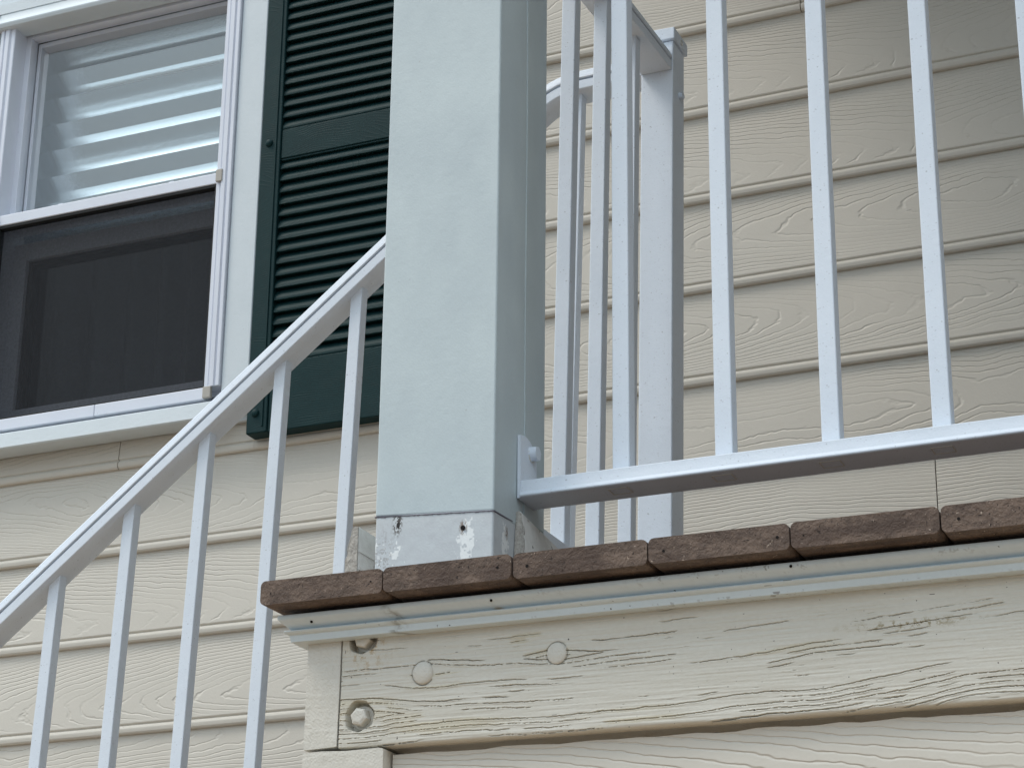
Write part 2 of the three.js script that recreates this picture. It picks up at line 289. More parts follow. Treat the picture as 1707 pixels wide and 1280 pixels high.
// ---------------------------------------------------------------- house wall of lapped beaded planks
const WIN = { x0: -1.655, x1: -0.9165, y0: 0.825, y1: 1.957 };       // cut-out that the window and its casing fill
{
  const wall = thing('house_wall', 'cream house wall of beaded wood-grain lap siding behind the porch', 'wall', [0, GY, WZ]);
  const sh = (x0, x1, y0, y1) => rbox(x0, x1, y0 - GY, y1 - GY, -0.12, -0.0135, 0.001, 1);
  const hole = { x0: -1.58, x1: -0.99, y0: 0.885, y1: 1.868 };
  mesh('sheathing', mergeGeometries([sh(-3.2, hole.x0, GY + 0.005, 3.0), sh(hole.x1, 4.6, GY + 0.005, 3.0), sh(hole.x0 + 0.0005, hole.x1 - 0.0005, GY + 0.005, hole.y0), sh(hole.x0 + 0.0005, hole.x1 - 0.0005, hole.y1, 3.0)]), M.sheath, wall);
  const E = PLY, prof = [[0.0008, -0.0125], [0.0, -0.004], [0.0012, -0.0012], [0.0038, 0.0008], [0.0072, 0.0018], [0.0108, 0.0016], [0.0142, 0.0002], [0.0164, -0.0022], [0.0172, -0.0040], [0.0186, -0.0036], [0.0198, -0.0012], [0.0215, -0.0004], [E + 0.012, -0.0094], [E + 0.012, -0.0128]];
  const joints = { '1': [-1.2239, 0.9], '0': [-0.55, 2.2], '-1': [0.3899], '-2': [-0.9, 1.5], '2': [0.05], '3': [-0.2, 2.0], '4': [0.9], '5': [-2.2, 0.2], '-3': [0.1], '6': [0.7], '-4': [-0.9] };
  for (let k = -15; k <= 13; k++) {
    const y0 = 0.5903 + k * E - (hash(k + 40, 1, 1) - 0.5) * 0.0012, row = ((k * 3 + 48) % ROWS);
    const rr = (k === 4 || k === 3) ? 5 : row;                       // two courses on the porch side are the same pressing, as in the photograph
    let cuts = [-3.2, ...(joints[k] || [(hash(k + 50, 2, 2) - 0.5) * 3]), 4.6].sort((a, b) => a - b);
    for (let i = 0; i + 1 < cuts.length; i++) {
      let segs = [[cuts[i] + (i ? 0.0009 : 0), cuts[i + 1] - (i + 2 < cuts.length ? 0.0009 : 0)]];
      const top = y0 + E, over = top > WIN.y0 + 0.03 && y0 < WIN.y1;
      if (over) segs = segs.flatMap(([a, b]) => [[a, Math.min(b, WIN.x0)], [Math.max(a, WIN.x1), b]]).filter(([a, b]) => b - a > 0.01);
      if (over && y0 < WIN.y0) { const a = Math.max(cuts[i] + (i ? 0.0009 : 0), WIN.x0 + 0.0005), b = Math.min(cuts[i + 1] - 0.0009, WIN.x1 - 0.0005); if (b - a > 0.01) segs.push([a, b, 0.83 - y0]); }
      for (const [a, b, cut] of segs) {
        const prf = cut ? [...prof.slice(0, 12), [cut, -0.0004 - 0.009 * cut / E], [cut, -0.0128]] : prof;
        const off = hash(k + 60, i, 3) * 0.5 + (rr === 5 ? 0.13 * (k - 3) : 0);
        const g = prism(prf, 'x', a, b, 0.35, (x, y) => [x / 2 + off, (rr + clamp(y / E, 0.01, 0.99)) / ROWS]);
        // the tint map shares the uv, so it simply stretches along the board
        mesh('siding_plank', g, M.siding, wall).position.set(0, y0 - GY, 0);
      }
    }
  }
}
// room behind the window
{
  const room = new THREE.Group(); room.name = 'interior_wall'; room.userData = { kind: 'structure', label: 'unlit room behind the window', category: 'room' }; scene.add(room);
  const B = (x0, x1, y0, y1, z0, z1) => rbox(x0, x1, y0, y1, z0, z1, 0.001, 1);
  mesh('room_shell', mergeGeometries([B(-3.0, -2.95, 0, 2.6, -4.0, WZ - 0.121), B(-0.1, -0.05, 0, 2.6, -4.0, WZ - 0.121), B(-3.0, -0.05, -0.05, -0.001, -4.05, WZ - 0.121), B(-3.0, -0.05, 2.601, 2.65, -4.05, WZ - 0.121), B(-3.0, -0.05, 0, 2.6, -4.05, -4.001)]), M.room, room);
}

// ---------------------------------------------------------------- window
{
  const Z = WZ, w = thing('double_hung_window', 'white framed window with blinds above and a dusty insect screen below', 'window', [-1.28, 0.825, Z]);
  const X = 1.28, Y = -0.825;
  const b = (x0, x1, y0, y1, z0, z1, r = 0.0015) => rbox(x0 + X, x1 + X, y0 + Y, y1 + Y, z0, z1, r);
  // flat side casings
  mesh('casing', b(-0.978, -0.917, 0.84, 1.8164, 0.0, 0.034, 0.003), M.trim, w);
  mesh('casing', b(-1.65, -1.593, 0.84, 1.8164, 0.0, 0.034, 0.003), M.trim, w);
  // head: built-up trim with a rounded nose
  const hp = [[1.836, 0.0], [1.836, 0.046], [1.838, 0.0505], [1.842, 0.053], [1.847, 0.0535], [1.852, 0.051], [1.856, 0.047], [1.859, 0.0455], [1.872, 0.0455], [1.873, 0.0425], [1.8745, 0.0425], [1.8755, 0.0455], [1.9, 0.0455], [1.9, 0.0]].map(([y, z]) => [y + Y - 0.0195, z]);
  mesh('head_trim', prism(hp, 'x', -1.6 + X, -0.9165 + X, 0.5), M.trim, w);
  mesh('head_trim', prism(hp, 'x', -1.655 + X, -1.6012 + X, 0.5), M.trim, w);
  mesh('head_board', b(-1.652, -0.9165, 1.881, 1.956, 0, 0.03), M.trim, w);
  const sc = mesh('screw', boxUV(new THREE.CylinderGeometry(0.0032, 0.0032, 0.003, 12).rotateX(Math.PI / 2)), M.clip, w); sc.position.set(-1.592 + X, 1.854 + Y, 0.047);
  // storm frame with extruded ridges
  const ridge = (x0, dir) => { const p = [[0, -0.05], [0, 0.036], [0.0015, 0.0375], [0.0085, 0.0375], [0.0098, 0.036], [0.0112, 0.036], [0.0125, 0.0395], [0.0138, 0.041], [0.0225, 0.041], [0.0238, 0.0395], [0.025, 0.037], [0.0262, 0.037], [0.0275, 0.0405], [0.0345, 0.0405], [0.036, 0.039], [0.036, -0.05]]; return prism(p.map(([a, z]) => [x0 + dir * a + X, z]), 'y', 0.896 + Y, 1.8163 + Y, 0.4); };
  mesh('storm_frame', ridge(-1.0147, 1), M.frame, w);
  mesh('storm_frame', ridge(-1.55, -1), M.frame, w);
  mesh('storm_frame', b(-1.592, -0.979, 1.8525, 1.8685, -0.05, -0.0005), M.frame, w);
  // upper sash
  const us = mesh('upper_sash', mergeGeometries([b(-1.578, -1.552, 1.34, 1.852, -0.03, -0.003), b(-1.5519, -1.537, 1.34, 1.829, -0.03, -0.0055), b(-1.033, -0.99, 1.34, 1.852, -0.03, -0.005), b(-1.5518, -1.0331, 1.8291, 1.852, -0.03, -0.003), b(-1.5369, -1.0331, 1.8115, 1.829, -0.03, -0.0055)]), M.frame, w);
  mesh('glass', b(-1.5372, -1.0328, 1.366, 1.8118, -0.019, -0.018, 0.0002), M.glass, us);
  const us2 = mesh('upper_sash_liner', mergeGeometries([b(-1.5365, -1.528, 1.365, 1.811, -0.06, -0.031), b(-1.5279, -1.034, 1.8, 1.811, -0.06, -0.031)]), M.frame, w);
  // meeting rail
  const mr = mesh('meeting_rail', b(-1.5495, -1.0152, 1.3405, 1.3645, -0.034, 0.033, 0.002), M.frame, w);
  for (const px of [-1.40, -1.13]) { const t = mesh('latch_tab', prism([[px - 0.012 + X, 1.3643 + Y], [px + 0.012 + X, 1.3643 + Y], [px + 0.004 + X, 1.3705 + Y], [px - 0.004 + X, 1.3705 + Y]], 'z', 0.014, 0.024), M.frame, mr); }
  mesh('corner_clip', b(-1.0135, -0.9985, 1.339, 1.366, 0.0385, 0.0435), M.clip, w);
  mesh('corner_clip', b(-1.0135, -0.9955, 0.872, 0.8955, 0.0355, 0.0435), M.clip, w);
  mesh('corner_clip', b(-1.566, -1.5505, 1.339, 1.366, 0.0385, 0.0435), M.clip, w);
  // lower half: screen in a dark frame, sash further in
  const scr = mesh('screen_frame', mergeGeometries([b(-1.5495, -1.0152, 1.3335, 1.3402, 0.014, 0.031), b(-1.5495, -1.0152, 0.8965, 0.9025, 0.014, 0.031), b(-1.0212, -1.0152, 0.9026, 1.3334, 0.014, 0.031), b(-1.5495, -1.5435, 0.9026, 1.3334, 0.014, 0.031)]), M.dark, w);
  const sg = new THREE.PlaneGeometry(0.53, 0.435); { const uv = sg.attributes.uv; for (let i = 0; i < uv.count; i++) uv.setXY(i, uv.getX(i) * 0.53 + 0.015, uv.getY(i) * 0.435 + 0.012); }
  const sm = mesh('screen_mesh', sg, M.screen, scr); sm.position.set(-1.2855 + X, 1.118 + Y, 0.022);
  const ls = mesh('lower_sash', mergeGeometries([b(-1.578, -1.518, 0.897, 1.325, -0.075, -0.035), b(-1.055, -0.99, 0.897, 1.325, -0.075, -0.035), b(-1.5179, -1.0551, 0.897, 0.945, -0.075, -0.035), b(-1.5179, -1.0551, 1.285, 1.325, -0.075, -0.035)]), M.frame, w);
  mesh('gasket', mergeGeometries([b(-1.5178, -1.505, 0.945, 1.2849, -0.072, -0.045), b(-1.068, -1.0552, 0.945, 1.2849, -0.072, -0.045), b(-1.505, -1.068, 1.275, 1.2849, -0.072, -0.045)]), M.dark, ls);
  mesh('glass', b(-1.5049, -1.0681, 0.9451, 1.275, -0.06, -0.059, 0.0002), M.glass, ls);
  mesh('jamb_lining', mergeGeometries([b(-1.588, -1.5785, 0.89, 1.852, -0.12, -0.004), b(-0.9895, -0.983, 0.89, 1.852, -0.12, -0.004), b(-1.578, -0.99, 0.884, 0.8965, -0.12, 0.012)]), M.frame, w);
  // bottom rail of the storm frame in two lengths, and the sill below
  mesh('bottom_rail', b(-1.5495, -1.2645, 0.8715, 0.8962, -0.02, 0.0385, 0.002), M.frame, w);
  mesh('bottom_rail', b(-1.2637, -1.0137, 0.8715, 0.8962, -0.02, 0.0385, 0.002), M.frame, w);
  mesh('sill', prism([[0.826, 0.0], [0.822, 0.058], [0.8245, 0.0615], [0.8545, 0.0585], [0.857, 0.056], [0.8655, 0.03], [0.8655, 0.0]].map(([y, z]) => [y + Y, z]), 'x', -1.65 + X, -0.962 + X, 0.4), M.trim, w);
  mesh('sill_apron', b(-1.652, -0.918, 0.8258, 0.8395, 0.0, 0.012), M.trim, w);
}
// blind: concave metal slats behind the upper pane
{
  const bl = thing('venetian_blind', 'half-lowered metal blind with shiny curved slats behind the upper pane', 'blind', [-1.28, 1.36, WZ - 0.1]);
  const x0 = -1.572 + 1.28, x1 = -1.0 + 1.28, pitch = 0.0648;
  for (let i = 0; i < 9; i++) {
    const yb = 1.3085 + i * pitch - 1.36, pr = [[yb, 0], [yb + 0.014, -0.0019], [yb + 0.028, -0.0036], [yb + 0.0315, -0.0034], [yb + 0.034, -0.0022], [yb + 0.037, -0.0007], [yb + 0.05, 0.0062], [yb + 0.066, 0.0138]];
    const back = pr.map(([y, z]) => [y + 0.0002, z - 0.0009]).reverse();
    const g = prism([...pr, ...back], 'x', x0, x1, 1.2);
    const o = mesh('slat', g, M.slat, bl); o.rotation.z = (hash(i, 5, 5) - 0.5) * 0.003;
  }
  mesh('head_rail', rbox(x0, x1, 0.52, 0.56, -0.03, 0.02, 0.002), M.frame, bl);
}
// curtain hanging in the room
{
  const c = thing('curtain', 'grey pleated curtain hanging in the dark behind the insect screen', 'curtain', [-1.28, 0.0, WZ - 0.3]);
  const f = [], bk = []; for (let i = 0; i <= 120; i++) { const x = -0.6 + i * 0.01, z = 0.022 * Math.sin(x * 70 + 2 * Math.sin(x * 9)); f.push([x, z]); bk.push([x, z - 0.003]); }
  mesh('curtain_cloth', prism([...f, ...bk.reverse()], 'y', 0.3, 2.1, 1.2), M.curtain, c);
}

// ---------------------------------------------------------------- shutter
{
  const Z = WZ + 0.0025, x0 = -0.9145, x1 = -0.545, y0 = 0.785, y1 = 2.0, s = thing('louvred_shutter', 'dark green louvred shutter screwed to the wall beside the window', 'shutter', [x0, y0, Z]);
  const L = (x) => x - x0, b = (a, c, d, e, z0, z1, r = 0.002) => rbox(a - x0, c - x0, d - y0, e - y0, z0, z1, r), T = 0.036, st = 0.0455;
  mesh('stile', b(x0, x0 + st, y0, y1, 0, T, 0.003), M.green, s);
  mesh('stile', b(x1 - st, x1, y0, y1, 0, T, 0.003), M.green, s);
  const xi0 = x0 + st + 0.0004, xi1 = x1 - st - 0.0004;
  const beadR = (x) => mesh('bead', b(x, x + 0.0035, y0 + 0.012, y1 - 0.012, T - 0.001, T + 0.0022, 0.0012), M.green, s);
  beadR(x0 + st - 0.012); beadR(x1 - st + 0.008);
  const railTops = [[y0, 0.9255], [1.366, 1.4305], [1.885, y1]];
  for (const [a, c] of railTops) mesh('rail', b(xi0, xi1, a, c, 0, T - 0.003, 0.002), M.green, s);
  mesh('backing', b(xi0, xi1, 0.926, 1.8845, 0, 0.008, 0.001), M.green, s);
  const louv = (ya, yb) => {
    const n = Math.round((yb - ya) / 0.0259), p = (yb - ya) / n;
    mesh('rail_lip', b(xi0, xi1, yb - 0.004, yb - 0.0004, 0.009, T - 0.005, 0.001), M.green, s);
    mesh('rail_lip', b(xi0, xi1, ya + 0.0004, ya + 0.004, 0.009, T - 0.005, 0.001), M.green, s);
    for (let i = 0; i < n; i++) {
      const y = ya + i * p - y0;
      const pr = [[y + 0.0065, 0.0102], [y + 0.0022, 0.0305], [y + 0.003, 0.032], [y + 0.0045, 0.0322], [y + 0.01, 0.0308], [y + 0.018, 0.0262], [y + p + 0.004, 0.0178], [y + p + 0.003, 0.0102]];
      mesh('louvre', prism(pr, 'x', xi0 - x0, xi1 - x0, 0.5), M.green, s);
    }
  };
  louv(0.9255, 1.366); louv(1.4305, 1.885);
  for (const [x, y] of [[x0 + 0.0195, 0.826], [x0 + 0.0195, 1.4045], [x1 - 0.0195, 0.826], [x1 - 0.0195, 1.4045]]) { const g = new THREE.SphereGeometry(0.0085, 18, 10, 0, Math.PI * 2, 0, Math.PI / 2); g.scale(1, 0.75, 1); g.rotateX(Math.PI / 2); mesh('fixing_cap', boxUV(g), M.green, s).position.set(x - x0, y - y0, T - 0.0005); }
}

// ---------------------------------------------------------------- porch
const TILT = -0.0058;
// deck
{
  const d = thing('porch_deck', 'brown composite deck boards with white moulding under their ends', 'deck', [0, 0, 0]);
  d.rotation.z = TILT;
  for (let k = 0; k < 15; k++) {
    const w = 0.1394, x = k * 0.141 + 0.0006, r = 0.0055, pr = [], h = -0.0254;
    const corner = (cx, cy, a0) => { for (let i = 0; i <= 4; i++) { const a = a0 + (i / 4) * Math.PI / 2; pr.push([cx + r * Math.cos(a), cy + r * Math.sin(a)]); } };
    corner(x + r, h + r, Math.PI); corner(x + w - r, h + r, 1.5 * Math.PI); corner(x + w - r, -r, 0); corner(x + r, -r, Math.PI / 2);
    const off = hash(k, 1, 1) * 0.0025;
    const bd = mesh('deck_board', prism(pr, 'z', -1.5, -off, 0.6), M.deck, d);
    for (const [hx, hy, hr] of [[0.012 + 0.006 * hash(k, 3, 1), 0.55, 0.0022], [0.123 + 0.006 * hash(k, 4, 1), 0.5, 0.0024]]) if (hash(k, hx * 1e5 | 0, 2) > 0.4) { const o = mesh('screw_hole', boxUV(new THREE.CircleGeometry(hr * (0.35 + 0.45 * hash(k, 5, hx * 1e4 | 0)), 9).toNonIndexed()), M.pore, bd); o.position.set(x + hx, h * hy, -off + 0.0004); }
  }
  // ogee moulding mitred round the corner
  const mp = [[-0.0305, 0.0], [-0.0305, 0.0215], [-0.0312, 0.0232], [-0.0330, 0.0240], [-0.0352, 0.0236], [-0.0378, 0.0215], [-0.0402, 0.0186], [-0.0424, 0.0158], [-0.0440, 0.0138], [-0.0450, 0.0126], [-0.0456, 0.0128], [-0.0458, 0.0162], [-0.0464, 0.0180], [-0.0474, 0.0187], [-0.0486, 0.0182], [-0.0496, 0.0166], [-0.0502, 0.0148], [-0.0508, 0.0140], [-0.0575, 0.0126], [-0.0582, 0.0116], [-0.0582, 0.0]];
  const bx = 0.0325, bz = -0.048;                     // outer corner of the beam
  const pos = [], uv = [];
  const ring = (f) => mp.map(([y, o]) => f(y, o));
  const R0 = ring((y, o) => [bx - o, y, -0.7]), R1 = ring((y, o) => [bx - o, y, bz + o]), R2 = ring((y, o) => [2.1, y, bz + o]);
  const cum = [0]; for (let i = 1; i < mp.length; i++) cum.push(cum[i - 1] + Math.hypot(mp[i][0] - mp[i - 1][0], mp[i][1] - mp[i - 1][1]));
  const strip = (A, B, ua, ub) => { for (let i = 0; i + 1 < mp.length; i++) { pos.push(...A[i], ...A[i + 1], ...B[i + 1], ...A[i], ...B[i + 1], ...B[i]); const v0 = 0.06 - cum[i], v1 = 0.06 - cum[i + 1]; uv.push(ua, v0, ua, v1, ub, v1, ua, v0, ub, v1, ub, v0); } };
  strip(R0, R1, -0.3, 0.0); strip(R1, R2, bx - 0.02, 2.1);
  let g = new THREE.BufferGeometry(); g.setAttribute('position', new THREE.Float32BufferAttribute(pos, 3)); g.setAttribute('uv', new THREE.Float32BufferAttribute(uv, 2)); g.computeVertexNormals(); g = toCreasedNormals(g, 0.7);
  mesh('moulding', g, M.mould, d);
  for (const [x, y, z] of [[0.0465, -0.0397, -0.0285], [0.249, -0.0375, -0.0262], [0.557, -0.035, -0.0243]]) mesh('nail_head', boxUV(new THREE.SphereGeometry(0.0015, 8, 6)), M.pore, d).position.set(x, y, z);
}
// beam with corner board and bolts
{
  const t = thing('rim_beam', 'cracked cream painted beam with bolt heads under the deck moulding', 'beam', [0.0325, -0.17, -0.048]);
  t.rotation.z = -0.0095;
  const ox = 0.0325, oy = -0.17;
  const NX = 1480, NY = 300, X1 = 1.1, p = new Float32Array((NX + 1) * (NY + 1) * 3), u = new Float32Array((NX + 1) * (NY + 1) * 2), ix = new Uint32Array(NX * NY * 6);
  for (let j = 0, q = 0; j <= NY; j++) for (let i = 0; i <= NX; i++, q++) { const x = 0.0715 + (X1 - 0.0715) * i / NX, y = -0.1695 + 0.1433 * j / NY; p.set([x - ox, y - oy, beamRelief(x, y)], q * 3); u.set([x - BX0, y - BY0], q * 2); }
  for (let j = 0, q = 0; j < NY; j++) for (let i = 0; i < NX; i++) { const a = j * (NX + 1) + i, b = a + 1, c = a + NX + 1, d = c + 1; ix.set([a, b, d, a, d, c], q); q += 6; }
  const face = new THREE.BufferGeometry(); face.setAttribute('position', new THREE.BufferAttribute(p, 3)); face.setAttribute('uv', new THREE.BufferAttribute(u, 2)); face.setIndex(new THREE.BufferAttribute(ix, 1)); face.computeVertexNormals();
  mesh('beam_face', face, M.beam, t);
  mesh('beam_core', rbox(0.072 - ox, 2.1 - ox, -0.1693 - oy, -0.0265 - oy, -0.05, -0.0155, 0.0006), M.paint, t);
  mesh('beam_core', mergeGeometries([rbox(1.1005 - ox, 2.1 - ox, -0.1693 - oy, -0.0265 - oy, -0.015, -0.0003, 0.001), rbox(0.072 - ox, 1.1 - ox, -0.1693 - oy, -0.165 - oy, -0.015, -0.0045, 0.0006)]), M.paint, t);
  mesh('corner_board', prism([[0.0325 - ox, -0.0262 - oy], [0.0325 - ox, -0.16 - oy], [0.0331 - ox, -0.1684 - oy], [0.05 - ox, -0.1678 - oy], [0.066 - ox, -0.1672 - oy], [0.0701 - ox, -0.1666 - oy], [0.0706 - ox, -0.11 - oy], [0.0705 - ox, -0.0262 - oy]], 'z', -0.05, 0.0008, 0.4), M.paint, t);
  for (const [hx, hy, r] of HOLES) {
    const ws = mesh('washer', boxUV(new THREE.CylinderGeometry(0.0122, 0.0128, 0.003, 24).rotateX(Math.PI / 2)), M.paint, t); ws.position.set(hx - ox, hy - oy, -0.0108);
    const hd = mesh('hex_bolt', boxUV(toCreasedNormals(new THREE.LatheGeometry([[0, 0.0068], [0.0062, 0.0068], [0.0088, 0.0058], [0.0096, 0.0044], [0.0097, -0.006]].reverse().map((q) => new THREE.Vector2(...q)), 6), 0.35).rotateX(Math.PI / 2)), M.paint, t); hd.position.set(hx - ox - 0.0005, hy - oy - 0.0005, -0.0042); hd.rotation.z = 0.3;
  }
  for (const [x, y, r, pr] of ROUND) {
    const g = new THREE.SphereGeometry(r, 24, 12, 0, Math.PI * 2, 0, Math.PI / 2); g.scale(1, pr / r, 1.06); g.rotateX(Math.PI / 2);
    mesh('round_bolt', boxUV(g), M.paint, t).position.set(x - ox, y - oy, 0.0001);
  }
}
// skirt under the beam
{
  const t = thing('porch_skirt', 'cream wood-grain skirting boards below the cracked beam', 'skirting', [0.1265, GY, -0.0625]);
  for (let k = 0; k < 12; k++) {
    const top = -0.1725 - k * 0.172, y0 = Math.max(GY + 0.002, top - 0.171);
    if (top - y0 < 0.03) continue;
    const edge = []; for (let i = 0; i <= 100; i++) { const x = i * 0.02; edge.push([x, (k ? 0 : -0.0036 - 0.0095 * x - 0.0022 * hash(i, 4, 6)) + top - y0]); }
    const g = prism([[0, 0], ...edge, [2.0, 0]], 'z', -0.012, 0, 0.4, (x, y) => [x * 0.5 + 0.62 + k * 0.37, (6 + clamp(y / PLY + 0.02, 0.02, 0.99)) / ROWS]);
    mesh('skirt_plank', g, M.siding, t).position.set(0, y0 - GY, 0);
  }
}
{
  const t = thing('corner_post_trim', 'cream painted upright block under the beam end', 'trim post', [0.0325, GY, -0.046]);
  mesh('trim_block', prism([[0, 0], [0.0905, 0], [0.0912, -GY - 0.1735], [0.086, -GY - 0.1722], [0.05, -GY - 0.1728], [0.022, -GY - 0.1712], [0.0, -GY - 0.1716]], 'z', -0.06, 0, 0.4), M.paint, t);
}
// post
{
  const w = 0.1397, t = thing('porch_post', 'thick white square porch post with peeling paint round its foot', 'post', [0.0723, 0, -0.1129]);
  t.rotation.z = TILT;
  // softened corners: rounded box for the visible shaft, cut slightly aslant at its foot
  const g = new RoundedBoxGeometry(w, 2.01, w, 3, 0.0022); g.translate(w / 2, 0.09 + 2.01 / 2, -w / 2);
  { const p = g.attributes.position; for (let i = 0; i < p.count; i++) if (p.getY(i) < 0.2) { const x = p.getX(i); let y = Math.max(p.getY(i), 0.09); p.setY(i, y + 0.0045 - 0.0088 * (x / w)); } }
  mesh('shaft', boxUV(g, 0.1, 0.2), M.sleeve, t);
  const fw = w - 0.0009, foot = rbox(0, fw, 0, 0.094, -fw, 0, 0.0024, 3); { const p = foot.attributes.position, u = foot.attributes.uv; for (let i = 0; i < p.count; i++) { const x = p.getX(i), z = p.getZ(i); u.setXY(i, z > -0.006 ? x : (x > fw - 0.006 ? 0.05 + z * 0.4 : 0.06), p.getY(i)); } }
  const ft = mesh('foot_sleeve', foot, M.foot, t); ft.position.set(0.00045, 0, -0.00045);
  // ragged caulk line under the shaft
  const cp = [], N = 60; for (let i = 0; i <= N; i++) { const x = -0.0003 + (i / N) * (w + 0.0006); cp.push([x, 0.0946 - 0.0085 * (i / N) - 0.0003]); } for (let i = N; i >= 0; i--) { const x = -0.0003 + (i / N) * (w + 0.0006); cp.push([x, 0.0946 - 0.0085 * (i / N) - 0.0007 - 0.0013 * hash(i, 2, 9) * hash(i, 3, 9)]); }
  mesh('caulk_line', prism(cp, 'z', -0.002, 0.0004, 0.4), M.line, t);
  mesh('caulk_line', prism([[0.0862, -0.001], [0.0872, -0.02], [0.0888, -0.05], [0.0878, -0.05], [0.0858, -0.02], [0.085, -0.001]], 'x', w - 0.002, w + 0.0004, 0.4), M.line, t);
  // lapped sheet on the side, its edge wavering
  const lp = []; for (let i = 0; i <= 40; i++) { const y = 0.1 + i * 0.05; lp.push([y, -0.078 - 0.0018 * Math.sin(y * 5.1) - 0.001 * Math.sin(y * 13)]); } lp.push([2.1, -w + 0.004], [0.1, -w + 0.004]);
  mesh('lapped_sheet', prism(lp, 'x', w - 0.0005, w + 0.0011, 0.3), M.sleeve, t);
  const nh = mesh('nail_head', boxUV(new THREE.CylinderGeometry(0.0026, 0.0026, 0.004, 10).rotateX(Math.PI / 2)), M.pore, t); nh.position.set(0.1045, 0.0705, -0.0012);
}
// left-over base trim beside the post
{
  const ogee = (h, d) => [[0, 0], [d, 0], [d, h * 0.62], [d * 0.8, h * 0.68], [d * 0.84, h * 0.74], [d * 0.7, h * 0.84], [d * 0.55, h * 0.9], [d * 0.5, h * 0.97], [d * 0.3, h], [0, h * 0.99]];
  const jag = (g, amp) => { const p = g.attributes.position; for (let i = 0; i < p.count; i++) if (p.getZ(i) > -0.01) p.setZ(i, p.getZ(i) + (hash(p.getX(i) * 4e3 | 0, p.getY(i) * 2e3 | 0, 4) - 0.5) * amp); g.computeVertexNormals(); return g; };
  const a = thing('base_trim_offcut', 'sawn-off length of grey base trim standing clear of the post', 'trim', [0.0345, -0.0002, -0.15]);
  mesh('trim_length', prism(ogee(0.0995, -0.0155), 'z', -0.13, 0, 0.5), M.weathered, a);
  mesh('sawn_end', jag(prism(ogee(0.099, -0.0152).map(([x, y]) => [x - 0.0001, y + 0.0002]), 'z', 0.0002, 0.0022, 0.5), 0.0012), M.rawEnd, a);
  mesh('back_groove', rbox(-0.0004, 0.0012, 0.05, 0.0535, -0.129, -0.001, 0.0005), M.weathered, a);
  mesh('back_groove', rbox(-0.0004, 0.0012, 0.07, 0.0725, -0.129, -0.001, 0.0005), M.weathered, a);
  const b = thing('base_trim_remnant', 'broken base trim still nailed under the railing bracket of the post', 'trim', [0.2128, -0.0013, -0.166]);
  b.position.y = 0.0118; b.rotation.x = -0.1;
  mesh('trim_length', prism(ogee(0.0905, 0.0115), 'z', -0.132, 0, 0.5), M.weathered, b);
  mesh('broken_end', jag(prism(ogee(0.0898, 0.0112), 'z', 0.0002, 0.002, 0.5), 0.0022), M.rawEnd, b);
}
// front railing
const BAL = 0.0196;
const balGeo = new Map();
function baluster(parent, x, z, y0, y1, lean, m = M.metal) {
  const h = +(y1 - y0).toFixed(3), key = h + '|' + (balGeo.size % 1); if (!balGeo.has(h)) balGeo.set(h, rbox(-BAL / 2, BAL / 2, 0, h, -BAL / 2, BAL / 2, 0.0016, 2));
  const o = mesh('baluster', balGeo.get(h), m, parent); o.position.set(x, y0, z); o.rotation.z = -lean; return o;
}
const railProfile = (w) => {                      // flat body, shadow groove, lip and a rounded grip on top
  const h = w / 2, r = [[h - 0.001, 0], [h, 0.001], [h, 0.0142], [h - 0.0006, 0.0147], [h - 0.013, 0.0148], [h - 0.013, 0.0181], [h - 0.0006, 0.0182], [h + 0.0008, 0.0192], [h + 0.0008, 0.0232], [h - 0.0004, 0.0242], [h - 0.0016, 0.0246]];
  const p = [...r]; for (let i = 0; i <= 8; i++) { const a = i / 8 * Math.PI; p.push([(h - 0.0018) * Math.sign(Math.cos(a)) * Math.pow(Math.abs(Math.cos(a)), 0.55), 0.0252 + 0.0116 * Math.pow(Math.sin(a), 0.75)]); }
  return [...p, ...r.map(([u, v]) => [-u, v]).reverse()];
};
